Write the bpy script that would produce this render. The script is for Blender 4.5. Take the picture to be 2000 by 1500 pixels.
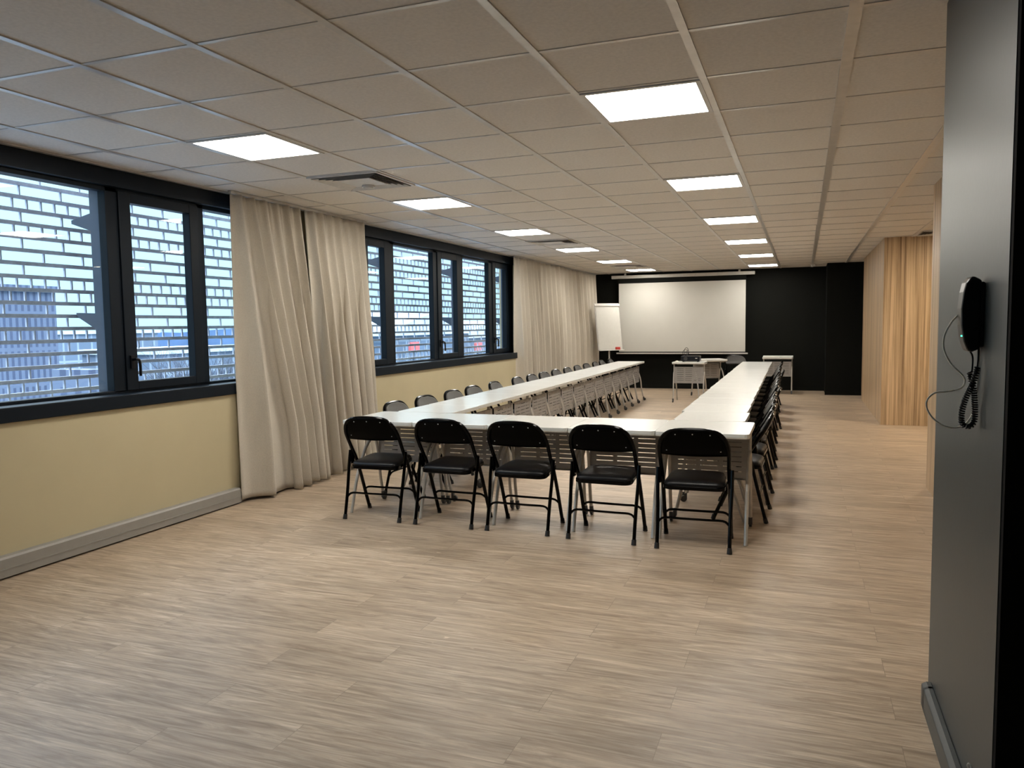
import bpy, bmesh, math, random
from mathutils import Vector, Matrix
random.seed(7)
SC = bpy.context.scene
COL = SC.collection
for o in list(bpy.data.objects): bpy.data.objects.remove(o)
CEIL = 2.531

# ------------------------------------------------------------ camera, world, exposure
cd = bpy.data.cameras.new('camera')
cam = bpy.data.objects.new('camera', cd); COL.objects.link(cam)
R_ = Vector((0.93611, 0.35144, -0.01346)); U_ = Vector((-0.01400, 0.07548, 0.99705)); F_ = Vector((-0.35142, 0.93316, -0.07558))
cam.matrix_world = Matrix(((R_.x, U_.x, -F_.x, 0.4377), (R_.y, U_.y, -F_.y, -3.6727), (R_.z, U_.z, -F_.z, 1.42), (0, 0, 0, 1)))
cd.sensor_width = 36; cd.sensor_fit = 'HORIZONTAL'; cd.lens = 1506.4/2000*36
cd.clip_start = 0.05; cd.clip_end = 600
SC.camera = cam
SC.view_settings.view_transform = 'Standard'; SC.view_settings.look = 'None'
SC.view_settings.gamma = 1; SC.view_settings.use_curve_mapping = False
SC.view_settings.exposure = 0.14
W = bpy.data.worlds.new('overcast_sky'); SC.world = W; W.use_nodes = True
wn = W.node_tree.nodes; wl = W.node_tree.links; wn.clear()
wo = wn.new('ShaderNodeOutputWorld'); wb = wn.new('ShaderNodeBackground')
tc = wn.new('ShaderNodeTexCoord'); sp = wn.new('ShaderNodeSeparateXYZ'); rp = wn.new('ShaderNodeValToRGB')
wl.new(tc.outputs['Generated'], sp.inputs[0]); wl.new(sp.outputs['Z'], rp.inputs[0]); wl.new(rp.outputs[0], wb.inputs[0]); wl.new(wb.outputs[0], wo.inputs[0])
rp.color_ramp.elements[0].position = 0.0; rp.color_ramp.elements[0].color = (0.069, 0.111, 0.131, 1)
rp.color_ramp.elements[1].position = 0.75; rp.color_ramp.elements[1].color = (0.80, 0.87, 1.0, 1)
_e = rp.color_ramp.elements.new(0.16); _e.color = (0.077, 0.120, 0.134, 1)
wb.inputs[1].default_value = 12.0
PANEL_STRENGTH = 30.0

# ------------------------------------------------------------ materials
def newmat(name):
    m = bpy.data.materials.new(name); m.use_nodes = True
    return m, m.node_tree.nodes, m.node_tree.links, m.node_tree.nodes['Principled BSDF']
def simple(name, col, rough=0.5, metal=0.0, noise=0.06, scale=18, bump=0.0, spec=0.5, coat=0.0):
    """plain paint / metal / plastic with a faint procedural mottling"""
    m, N, L, b = newmat(name)
    t = N.new('ShaderNodeTexCoord'); n = N.new('ShaderNodeTexNoise'); n.inputs['Scale'].default_value = scale; n.inputs['Detail'].default_value = 4
    L.new(t.outputs['Object'], n.inputs['Vector'])
    r = N.new('ShaderNodeValToRGB'); L.new(n.outputs[0], r.inputs[0])
    a = [max(0, c*(1-noise)) for c in col]; z = [min(1, c*(1+noise)) for c in col]
    r.color_ramp.elements[0].color = (*a, 1); r.color_ramp.elements[1].color = (*z, 1)
    r.color_ramp.elements[0].position = 0.3; r.color_ramp.elements[1].position = 0.7
    L.new(r.outputs[0], b.inputs['Base Color'])
    b.inputs['Roughness'].default_value = rough; b.inputs['Metallic'].default_value = metal
    b.inputs['Specular IOR Level'].default_value = spec; b.inputs['Coat Weight'].default_value = coat
    if bump:
        bn = N.new('ShaderNodeBump'); bn.inputs['Strength'].default_value = bump; bn.inputs['Distance'].default_value = 0.002
        n2 = N.new('ShaderNodeTexNoise'); n2.inputs['Scale'].default_value = scale*14; L.new(t.outputs['Object'], n2.inputs['Vector'])
        L.new(n2.outputs[0], bn.inputs['Height']); L.new(bn.outputs[0], b.inputs['Normal'])
    return m
def emis(name, col, s):
    m, N, L, b = newmat(name)
    N.remove(b); e = N.new('ShaderNodeEmission'); e.inputs[0].default_value = (*col, 1); e.inputs[1].default_value = s
    L.new(e.outputs[0], N['Material Output'].inputs[0]); return m
def mathn(N, op, a=None, b=None):
    n = N.new('ShaderNodeMath'); n.operation = op
    if a is not None and not hasattr(a, 'links'): n.inputs[0].default_value = a
    if b is not None and not hasattr(b, 'links'): n.inputs[1].default_value = b
    return n
def ramp(N, stops):
    r = N.new('ShaderNodeValToRGB'); e = r.color_ramp.elements
    while len(e) < len(stops): e.new(0.5)
    for k, (p, c) in enumerate(stops): e[k].position = p; e[k].color = (*c, 1)
    return r
def mixc(N, L, mode, fac, a, b):
    m = N.new('ShaderNodeMix'); m.data_type = 'RGBA'; m.blend_type = mode
    if hasattr(fac, 'links'): L.new(fac, m.inputs[0])
    else: m.inputs[0].default_value = fac
    for s, v in ((6, a), (7, b)):
        if hasattr(v, 'links'): L.new(v, m.inputs[s])
        else: m.inputs[s].default_value = (*v, 1)
    return m.outputs[2]
def noise(N, L, vec, sc, detail=4, dist=0.0, rough=0.55):
    mp = N.new('ShaderNodeMapping'); mp.inputs['Scale'].default_value = sc; L.new(vec, mp.inputs['Vector'])
    n = N.new('ShaderNodeTexNoise'); n.inputs['Scale'].default_value = 1; n.inputs['Detail'].default_value = detail
    n.inputs['Distortion'].default_value = dist; n.inputs['Roughness'].default_value = rough
    L.new(mp.outputs[0], n.inputs['Vector']); return n.outputs[0]

def floor_mat():
    m, N, L, b = newmat('laminate_planks')
    t = N.new('ShaderNodeTexCoord'); v = t.outputs['Object']
    br = N.new('ShaderNodeTexBrick'); br.offset = 0.37; br.offset_frequency = 2; br.squash = 1
    br.inputs['Scale'].default_value = 1; br.inputs['Brick Width'].default_value = 1.22; br.inputs['Row Height'].default_value = 0.18
    br.inputs['Mortar Size'].default_value = 0.0008; br.inputs['Mortar Smooth'].default_value = 0.0; br.inputs['Bias'].default_value = 0
    br.inputs['Color1'].default_value = (0, 0, 0, 1); br.inputs['Color2'].default_value = (1, 1, 1, 1); br.inputs['Mortar'].default_value = (0.5, 0.5, 0.5, 1)
    L.new(v, br.inputs['Vector'])
    # shift the grain per plank
    sh = N.new('ShaderNodeVectorMath'); sh.operation = 'MULTIPLY_ADD'; L.new(br.outputs['Color'], sh.inputs[0]); sh.inputs[1].default_value = (7.0, 0.6, 3.0); L.new(v, sh.inputs[2])
    vv = sh.outputs[0]
    g1 = noise(N, L, vv, (2.2, 19, 1), 8, 2.0, 0.68)
    g2 = noise(N, L, vv, (4, 85, 1), 4, 0.6)
    g4 = noise(N, L, vv, (1.6, 42, 1), 3, 1.0)
    g3 = noise(N, L, vv, (0.9, 2.6, 1), 3, 0.8)
    k = noise(N, L, vv, (4.5, 15, 1), 2, 2.5)
    base = ramp(N, [(0.28, (0.270, 0.190, 0.125)), (0.44, (0.400, 0.305, 0.215)), (0.56, (0.490, 0.390, 0.285)), (0.72, (0.640, 0.530, 0.415))]); L.new(g1, base.inputs[0])
    fine = ramp(N, [(0.35, (0.72, 0.70, 0.68)), (0.62, (1.06, 1.06, 1.06))]); L.new(g2, fine.inputs[0])
    c = mixc(N, L, 'MULTIPLY', 0.75, base.outputs[0], fine.outputs[0])
    dk = ramp(N, [(0.56, (1, 1, 1)), (0.66, (0.72, 0.70, 0.68))]); L.new(g4, dk.inputs[0]); c = mixc(N, L, 'MULTIPLY', 0.9, c, dk.outputs[0])
    big = ramp(N, [(0.3, (0.84, 0.82, 0.80)), (0.7, (1.14, 1.14, 1.14))]); L.new(g3, big.inputs[0])
    c = mixc(N, L, 'MULTIPLY', 0.9, c, big.outputs[0])
    kn = ramp(N, [(0.74, (0, 0, 0)), (0.80, (1, 1, 1))]); L.new(k, kn.inputs[0])
    c = mixc(N, L, 'MIX', kn.outputs[0], c, (0.62, 0.50, 0.37))
    pl = ramp(N, [(0.0, (0.95, 0.95, 0.95)), (1.0, (1.05, 1.05, 1.05))]); L.new(br.outputs['Color'], pl.inputs[0])
    c = mixc(N, L, 'MULTIPLY', 1.0, c, pl.outputs[0])
    c = mixc(N, L, 'MIX', br.outputs['Fac'], c, (0.20, 0.15, 0.105))
    L.new(c, b.inputs['Base Color'])
    rr = N.new('ShaderNodeMapRange'); L.new(g1, rr.inputs[0]); rr.inputs[3].default_value = 0.36; rr.inputs[4].default_value = 0.5
    L.new(rr.outputs[0], b.inputs['Roughness']); b.inputs['Specular IOR Level'].default_value = 0.5
    bp = N.new('ShaderNodeBump'); bp.inputs['Strength'].default_value = 0.25; bp.inputs['Distance'].default_value = 0.0012
    L.new(g2, bp.inputs['Height']); L.new(bp.outputs[0], b.inputs['Normal'])
    return m
def wood_mat(name='striped_oak', tint=1.25):
    m, N, L, b = newmat(name)
    t = N.new('ShaderNodeTexCoord'); v = t.outputs['Object']
    g1 = noise(N, L, v, (30, 30, 0.35), 7, 0.4, 0.72)
    g2 = noise(N, L, v, (150, 150, 1.2), 3, 0.3)
    g3 = noise(N, L, v, (7, 7, 0.15), 3, 0.4)
    base = ramp(N, [(0.34, (0.15*tint, 0.092*tint, 0.050*tint)), (0.46, (0.35*tint, 0.245*tint, 0.145*tint)), (0.55, (0.47*tint, 0.345*tint, 0.215*tint)), (0.68, (0.60*tint, 0.44*tint, 0.29*tint))]); L.new(g1, base.inputs[0])
    f = ramp(N, [(0.35, (0.78, 0.76, 0.74)), (0.65, (1.05, 1.05, 1.05))]); L.new(g2, f.inputs[0])
    c = mixc(N, L, 'MULTIPLY', 0.8, base.outputs[0], f.outputs[0])
    w = ramp(N, [(0.35, (0.82, 0.80, 0.78)), (0.65, (1.1, 1.1, 1.1))]); L.new(g3, w.inputs[0])
    c = mixc(N, L, 'MULTIPLY', 1.0, c, w.outputs[0])
    L.new(c, b.inputs['Base Color']); b.inputs['Roughness'].default_value = 0.42
    return m
def tile_mat():
    m, N, L, b = newmat('ceiling_tile')
    t = N.new('ShaderNodeTexCoord'); v = t.outputs['Object']
    br = N.new('ShaderNodeTexBrick'); br.offset = 0; br.inputs['Scale'].default_value = 1; br.inputs['Brick Width'].default_value = 0.6; br.inputs['Row Height'].default_value = 0.6
    br.inputs['Mortar Size'].default_value = 0.004; br.inputs['Color1'].default_value = (0.66, 0.62, 0.57, 1); br.inputs['Color2'].default_value = (0.69, 0.65, 0.595, 1); br.inputs['Mortar'].default_value = (0.16, 0.14, 0.12, 1)
    br.inputs['Mortar Smooth'].default_value = 0.2
    L.new(v, br.inputs['Vector'])
    n = noise(N, L, v, (60, 60, 60), 3)
    f = ramp(N, [(0.3, (0.93, 0.93, 0.93)), (0.7, (1.05, 1.05, 1.05))]); L.new(n, f.inputs[0])
    c = mixc(N, L, 'MULTIPLY', 1.0, br.outputs['Color'], f.outputs[0])
    L.new(c, b.inputs['Base Color']); b.inputs['Roughness'].default_value = 0.9; b.inputs['Specular IOR Level'].default_value = 0.2
    return m
def fabric_mat():
    m, N, L, b = newmat('curtain_fabric')
    t = N.new('ShaderNodeTexCoord'); v = t.outputs['Object']
    n = noise(N, L, v, (350, 350, 120), 2); n2 = noise(N, L, v, (9, 9, 2.0), 3)
    r = ramp(N, [(0.3, (0.46, 0.415, 0.345)), (0.7, (0.57, 0.515, 0.43))]); L.new(n, r.inputs[0])
    r2 = ramp(N, [(0.3, (0.95, 0.95, 0.95)), (0.7, (1.04, 1.04, 1.04))]); L.new(n2, r2.inputs[0])
    L.new(mixc(N, L, 'MULTIPLY', 1.0, r.outputs[0], r2.outputs[0]), b.inputs['Base Color'])
    b.inputs['Roughness'].default_value = 0.95; b.inputs['Sheen Weight'].default_value = 0.25; b.inputs['Specular IOR Level'].default_value = 0.15
    bp = N.new('ShaderNodeBump'); bp.inputs['Strength'].default_value = 0.2; bp.inputs['Distance'].default_value = 0.001; L.new(n, bp.inputs['Height']); L.new(bp.outputs[0], b.inputs['Normal'])
    return m
def glass_mat():
    m, N, L, b = newmat('window_glass'); N.remove(b)
    tr = N.new('ShaderNodeBsdfTransparent'); tr.inputs[0].default_value = (0.90, 0.95, 0.97, 1)
    gl = N.new('ShaderNodeBsdfGlossy'); gl.inputs['Roughness'].default_value = 0.01
    fr = N.new('ShaderNodeFresnel'); ge = N.new('ShaderNodeNewGeometry'); io = N.new('ShaderNodeMapRange'); L.new(ge.outputs['Backfacing'], io.inputs[0]); io.inputs[3].default_value = 1.5; io.inputs[4].default_value = 1/1.5; L.new(io.outputs[0], fr.inputs[0])
    t = N.new('ShaderNodeTexCoord'); n = noise(N, L, t.outputs['Object'], (5, 5, 5), 2)
    mx = N.new('ShaderNodeMixShader'); ml = mathn(N, 'MULTIPLY'); L.new(fr.outputs[0], ml.inputs[0])
    mr = N.new('ShaderNodeMapRange'); L.new(n, mr.inputs[0]); mr.inputs[3].default_value = 0.5; mr.inputs[4].default_value = 0.6; L.new(mr.outputs[0], ml.inputs[1])
    L.new(ml.outputs[0], mx.inputs[0]); L.new(tr.outputs[0], mx.inputs[1]); L.new(gl.outputs[0], mx.inputs[2])
    L.new(mx.outputs[0], N['Material Output'].inputs[0]); return m
def facade_mat(name, c1, c2, sx=1.1):
    m, N, L, b = newmat(name)
    t = N.new('ShaderNodeTexCoord')
    br = N.new('ShaderNodeTexBrick'); br.offset = 0; br.inputs['Scale'].default_value = 1; br.inputs['Brick Width'].default_value = sx; br.inputs['Row Height'].default_value = 3.0
    br.inputs['Mortar Size'].default_value = 0.16; br.inputs['Color1'].default_value = (*c1, 1); br.inputs['Color2'].default_value = (*[x*0.8 for x in c1], 1); br.inputs['Mortar'].default_value = (*c2, 1)
    mp = N.new('ShaderNodeMapping'); mp.inputs['Rotation'].default_value = (0, math.pi/2, 0)
    cx = N.new('ShaderNodeSeparateXYZ'); cb = N.new('ShaderNodeCombineXYZ'); L.new(t.outputs['Object'], cx.inputs[0])
    ad = mathn(N, 'ADD'); L.new(cx.outputs[0], ad.inputs[0]); L.new(cx.outputs[1], ad.inputs[1]); L.new(ad.outputs[0], cb.inputs[0]); L.new(cx.outputs[2], cb.inputs[1])
    L.new(cb.outputs[0], br.inputs['Vector']); L.new(br.outputs['Color'], b.inputs['Base Color']); b.inputs['Roughness'].default_value = 0.8
    return m

M = dict(
    floor=floor_mat(), wood=wood_mat(), tile=tile_mat(), fabric=fabric_mat(), glass=glass_mat(),
    tbar=simple('ceiling_rail_paint', (0.56, 0.54, 0.51), 0.28, metal=0.35),
    beige=simple('cream_wall_paint', (0.50, 0.43, 0.275), 0.75, noise=0.03, scale=3, bump=0.1),
    blackwall=simple('matt_black_paint', (0.0065, 0.0068, 0.0056), 0.7, noise=0.08, scale=2, bump=0.1, spec=0.08),
    anthracite=simple('anthracite_paint', (0.037, 0.043, 0.044), 0.42, noise=0.05, scale=3, bump=0.08),
    endshade=simple('end_shade_paint', (0.004, 0.004, 0.0035), 0.9, noise=0.05, spec=0.1),  # anthracite darkened to paint in the shade on the partition's end face
    frame=simple('anthracite_aluminium', (0.0060, 0.010, 0.0155), 0.45, noise=0.04, spec=0.14),
    trunking=simple('grey_trunking', (0.29, 0.275, 0.25), 0.45, noise=0.03),
    white=simple('white_laminate', (0.70, 0.705, 0.675), 0.22, noise=0.02, scale=30),
    edge=simple('pale_edge_band', (0.62, 0.58, 0.51), 0.5),
    leg=simple('light_grey_metal', (0.48, 0.46, 0.43), 0.38, metal=0.35),
    panelm=simple('grey_sheet_metal', (0.33, 0.315, 0.30), 0.42, metal=0.2),
    wheel=simple('caster_rubber', (0.05, 0.05, 0.05), 0.5),
    blackmetal=simple('black_gloss_metal', (0.0012, 0.0012, 0.0014), 0.15, noise=0.02, spec=0.13),
    blacksheet=simple('black_pressed_metal', (0.0010, 0.0010, 0.0011), 0.3, noise=0.02, spec=0.05),
    vinyl=simple('black_vinyl', (0.004, 0.0045, 0.006), 0.36, noise=0.1, scale=40, bump=0.25, spec=0.3),
    greypad=simple('charcoal_vinyl', (0.050, 0.048, 0.045), 0.42, noise=0.08, scale=40, bump=0.25),
    rubber=simple('black_rubber', (0.006, 0.006, 0.006), 0.6),
    rivet=simple('steel_rivet', (0.55, 0.55, 0.52), 0.3, metal=0.8),
    screen=simple('projection_cloth', (0.54, 0.525, 0.48), 0.8, noise=0.015, scale=4),
    case=simple('white_screen_case', (0.50, 0.485, 0.455), 0.45),
    paper=simple('flip_chart_paper', (0.56, 0.545, 0.50), 0.7, noise=0.02),
    red=simple('red_felt', (0.55, 0.04, 0.03), 0.6),
    palered=simple('hazed_red_paint', (0.42, 0.09, 0.09), 0.7),  # red made paler to paint in the distance haze
    plastic=simple('black_plastic', (0.003, 0.004, 0.007), 0.30, noise=0.03, spec=0.35),
    whitewire=simple('white_cable', (0.80, 0.78, 0.72), 0.4),
    slat=simple('grey_screen_concrete', (0.40, 0.43, 0.52), 0.75, noise=0.15, scale=30),
    post=simple('dark_steel_post', (0.055, 0.075, 0.11), 0.5),
    ground=simple('damp_asphalt', (0.15, 0.19, 0.22), 0.9, noise=0.4, scale=0.15),
    bark=simple('grey_bark', (0.05, 0.06, 0.085), 0.9, noise=0.3, scale=8),
    leaf=simple('winter_hedge', (0.065, 0.11, 0.075), 0.95, noise=0.4, scale=4),
    bblue=facade_mat('hazed_blue_facade', (0.036, 0.052, 0.098), (0.075, 0.098, 0.150), 0.55),  # atmospheric haze mixed into the tower's blue
    bpale=facade_mat('hazed_pale_facade', (0.10, 0.14, 0.20), (0.19, 0.235, 0.29), 2.4),  # pale blue haze mixed into this colour too
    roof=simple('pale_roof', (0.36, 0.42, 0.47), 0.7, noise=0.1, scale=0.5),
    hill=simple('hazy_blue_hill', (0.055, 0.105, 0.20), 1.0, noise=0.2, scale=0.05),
    brown=simple('brown_roof', (0.085, 0.07, 0.085), 0.9, noise=0.3, scale=0.6),
    lamp=emis('led_panel_glow', (1.0, 0.955, 0.87), PANEL_STRENGTH),
    green=emis('green_led', (0.1, 1.0, 0.6), 1.5),
    warm=emis('warm_panel_glow', (1.0, 0.82, 0.58), 45.0),
    ventdark=simple('vent_shadow_metal', (0.03, 0.03, 0.03), 0.6),
    ventwhite=simple('vent_white_metal', (0.58, 0.56, 0.53), 0.45),
)

# ------------------------------------------------------------ mesh helpers
class MB:
    def __init__(s): s.v = []; s.f = []
    def add(s, vs, fs):
        k = len(s.v); s.v += [tuple(v) for v in vs]; s.f += [tuple(i+k for i in f) for f in fs]; return s
    def box(s, x0, x1, y0, y1, z0, z1):
        v = [(x0,y0,z0),(x1,y0,z0),(x1,y1,z0),(x0,y1,z0),(x0,y0,z1),(x1,y0,z1),(x1,y1,z1),(x0,y1,z1)]
        return s.add(v, [(0,3,2,1),(4,5,6,7),(0,1,5,4),(1,2,6,5),(2,3,7,6),(3,0,4,7)])
    def prism(s, poly, axis, a, b):
        """poly: 2-D outline; axis the extrusion direction"""
        def P(p, t):
            return {'x': (t, p[0], p[1]), 'y': (p[0], t, p[1]), 'z': (p[0], p[1], t)}[axis]
        n = len(poly)
        return s.add([P(p, a) for p in poly]+[P(p, b) for p in poly],
                     [tuple(range(n)), tuple(range(2*n-1, n-1, -1))]+[(i, (i+1) % n, n+(i+1) % n, n+i) for i in range(n)])
    def tube(s, pts, r, seg=8, ry=None, closed_ends=True):
        pts = [Vector(p) for p in pts]; n = len(pts); rings = []
        up = None
        for i, p in enumerate(pts):
            t = (pts[min(i+1, n-1)]-pts[max(i-1, 0)]).normalized()
            if up is None:
                up = Vector((0, 0, 1)) if abs(t.z) < 0.9 else Vector((1, 0, 0))
            a = t.cross(up).normalized(); up = a.cross(t).normalized()
            rr = r[i] if isinstance(r, (list, tuple)) else r; r2 = ry if ry else rr
            rings.append([p+a*math.cos(2*math.pi*k/seg)*rr+up*math.sin(2*math.pi*k/seg)*r2 for k in range(seg)])
        v = [q for ring in rings for q in ring]; f = []
        for i in range(n-1):
            for k in range(seg):
                f.append((i*seg+k, i*seg+(k+1) % seg, (i+1)*seg+(k+1) % seg, (i+1)*seg+k))
        if closed_ends: f += [tuple(range(seg-1, -1, -1)), tuple((n-1)*seg+k for k in range(seg))]
        return s.add(v, f)
    def cyl(s, c, ax, r, h, seg=16):
        c = Vector(c); d = {'x': Vector((1,0,0)), 'y': Vector((0,1,0)), 'z': Vector((0,0,1))}[ax]
        return s.tube([c-d*h/2, c+d*h/2], r, seg)
    def build(s, name, mat, parent=None, smooth=False, bevel=0, loc=(0,0,0), rot=0, sub=0):
        me = bpy.data.meshes.new(name); me.from_pydata(s.v, [], s.f)
        bm = bmesh.new(); bm.from_mesh(me); bmesh.ops.recalc_face_normals(bm, faces=bm.faces); bm.to_mesh(me); bm.free()
        me.materials.append(mat)
        if smooth:
            me.shade_smooth()
        o = bpy.data.objects.new(name, me); COL.objects.link(o)
        if parent: o.parent = parent
        o.location = loc; o.rotation_euler.z = rot
        if bevel:
            b = o.modifiers.new('bevel', 'BEVEL'); b.width = bevel; b.segments = 2; b.limit_method = 'ANGLE'; b.angle_limit = 0.6
        if sub:
            b = o.modifiers.new('sub', 'SUBSURF'); b.levels = sub; b.render_levels = sub
        return o
def smooth_path(pts, n=4, closed=False):
    """Catmull-Rom through pts"""
    P = [Vector(p) for p in pts]; out = []
    for i in range(len(P)-1):
        p0 = P[max(i-1, 0)]; p1 = P[i]; p2 = P[i+1]; p3 = P[min(i+2, len(P)-1)]
        for k in range(n):
            t = k/n
            out.append(0.5*((2*p1)+(p2-p0)*t+(2*p0-5*p1+4*p2-p3)*t*t+(3*p1-p0-3*p2+p3)*t**3))
    out.append(P[-1]); return out
def autosmooth(o, ang=40):
    me = o.data; me.shade_smooth()
    bm = bmesh.new(); bm.from_mesh(me)
    for e in bm.edges:
        e.smooth = not (len(e.link_faces) == 2 and e.calc_face_angle(0) > math.radians(ang))
    bm.to_mesh(me); bm.free(); return o
def thing(name, label, cat, loc=(0,0,0), rot=0, group=None):
    o = bpy.data.objects.new(name, None); COL.objects.link(o); o.empty_display_size = 0.1
    o.location = loc; o.rotation_euler.z = rot; o['label'] = label; o['category'] = cat
    if group: o['group'] = group
    return o
def tag(o, label, cat, group=None, kind=None):
    o['label'] = label; o['category'] = cat
    if group: o['group'] = group
    if kind: o['kind'] = kind
    return o
def struct(o, label=None):
    o['kind'] = 'structure'
    if label: o['label'] = label
    return o
def copy_tree(o, parent=None):
    c = o.copy(); COL.objects.link(c)
    if parent: c.parent = parent
    for ch in [x for x in KIDS.get(o.name, [])]: copy_tree(ch, c)
    return c
KIDS = {}
def index_kids(root):
    """remember a finished thing's parts so that copies can be made of them"""
    KIDS[root.name] = [x for x in bpy.data.objects if x.parent == root]
    for k in KIDS[root.name]: index_kids(k)
ORD = ['first','second','third','fourth','fifth','sixth','seventh','eighth','ninth','tenth','eleventh','twelfth','thirteenth','fourteenth','fifteenth','sixteenth']

# ------------------------------------------------------------ the setting
XW = -4.0            # inner face of the window wall
YB = 13.3            # back wall
struct(MB().box(-4.3, 4.7, -6.3, 13.6, -0.12, 0).build('floor', M['floor']), 'grey-beige wood-look plank floor')
struct(MB().box(-4.3, 4.7, -6.3, 13.6, CEIL, CEIL+0.1).build('ceiling', M['tile']), 'suspended ceiling of square off-white tiles')
# ceiling T-rails: lengthwise (one object) and crosswise
g = MB()
for u in range(-6, 8):
    x = u*0.6
    w = 0.017 if u not in (1, 2, 3) else 0.024
    g.box(x-w, x+w, -6, YB, CEIL-0.006, CEIL+0.001)
struct(g.build('trim_1', M['tbar']), 'pale lengthwise rails of the ceiling grid')
g = MB()
y = -6.0
while y < 13.2:
    g.box(-3.95, 4.5, y-0.0105, y+0.0105, CEIL-0.0035, CEIL+0.001); y += 0.6
struct(g.build('trim_2', M['tbar']), 'thin crosswise rails of the ceiling grid')
struct(MB().box(-3.975, -3.94, -6, YB, CEIL-0.012, CEIL+0.001).build('trim_3', M['tbar']), 'edge strip of the ceiling above the windows')
# window wall: band below the windows, piers
g = MB()
g.box(-4.25, XW+0.11, -6, 8.16, 0, 0.90); g.box(-4.25, XW, 8.16, YB, 0, 0.90)
g.box(-4.25, XW, 2.25, 3.55, 0.90, CEIL); g.box(-4.25, XW, 8.24, YB, 0.90, CEIL); g.box(-4.25, XW, -6, -3.3, 0.90, CEIL)
struct(g.build('wall_left', M['beige']), 'cream wall under the windows')
for i, (a, b) in enumerate(((-3.3, 2.25), (3.55, 8.24))):
    g = MB(); g.box(-4.25, XW+0.02, a, b, 2.40, CEIL); g.box(XW+0.02, XW+0.045, a, b, 2.40, 2.428)
    struct(g.build('trim_%d' % (4+i), M['frame']), 'dark header box above the windows')
struct(MB().box(XW+0.0, XW+0.13, 8.16, 8.20, 0.0, 0.985).build('trim_6', M['frame']), 'narrow dark strip painting in the gap shade at the end of the second window')  # added dark strip stands for the shaded gap here, no real post
# baseboard = cable trunking
g = MB(); g.prism([(XW+0.11, 0.012), (XW+0.165, 0.012), (XW+0.165, 0.118), (XW+0.155, 0.13), (XW+0.11, 0.13)], 'y', -6, 1.36)
g.prism([(XW+0.165, 0.055), (XW+0.168, 0.055), (XW+0.168, 0.062), (XW+0.165, 0.062)], 'y', -6, 1.36)
o = g.build('baseboard_left', M['trunking']); struct(o, 'grey cable trunking along the foot of the window wall')
struct(MB().box(XW+0.11, XW+0.125, 1.36, 8.16, 0, 0.08).build('baseboard_left', M['trunking']), 'low skirting behind the curtains')
# back wall, pilaster
struct(MB().box(-4.3, 4.7, YB, YB+0.2, 0, CEIL).build('wall_back', M['blackwall']), 'matt black end wall')
struct(MB().box(0.87, 1.62, 12.38, YB, 0, CEIL).build('wall_pilaster', M['blackwall']), 'black projecting part of the end wall')
struct(MB().box(0.858, 1.62, 12.368, 12.38, 0, 0.07).build('baseboard_pilaster', M['blackwall']), 'black skirting of the projecting wall')
struct(MB().box(XW, 0.87, YB-0.012, YB, 0, 0.07).build('baseboard_back', M['blackwall']), 'black skirting of the end wall')
# striped wood volumes on the right
struct(MB().box(1.455, 4.5, 7.9, 11.6, 0, CEIL).build('wall_right', M['wood']), 'striped oak clad block at the far right')
struct(MB().box(1.62, 4.7, 11.6, YB, 0, CEIL).build('wall_right_far', M['blackwall']), 'black wall behind the oak block')
struct(MB().box(1.44, 4.5, -0.6, 3.62, 0, CEIL).build('wall_right_near', M['wood']), 'striped oak wall behind the dark partition')
struct(MB().box(4.5, 4.7, -6.3, 11.6, 0, CEIL).build('wall_recess', M['beige']), 'cream wall closing the side bay')
struct(MB().box(-4.3, 4.7, -6.3, -6.0, 0, CEIL).build('wall_rear', M['anthracite']), 'dark wall behind the camera')
# anthracite partition at the right edge with its handset
struct(MB().box(0.90, 1.30, -1.505, -0.495, 0, CEIL).build('wall_partition', M['anthracite']), 'anthracite partition end beside the camera')
struct(MB().box(0.902, 4.5, -1.53, -1.505, 0, CEIL).build('wall_near', M['endshade']), 'return of the partition with its shade painted in as black')
g = MB(); g.prism([(0.868, 0), (0.90, 0), (0.90, 0.09), (0.884, 0.09), (0.868, 0.08)], 'y', -1.53, -0.60)
g.prism([(0.868, 0), (0.90, 0), (0.90, 0.09), (0.884, 0.09), (0.868, 0.08)], 'y', -0.62, -0.56)
struct(g.build('baseboard_right', M['anthracite'], bevel=0.003), 'anthracite skirting of the partition')

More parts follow.
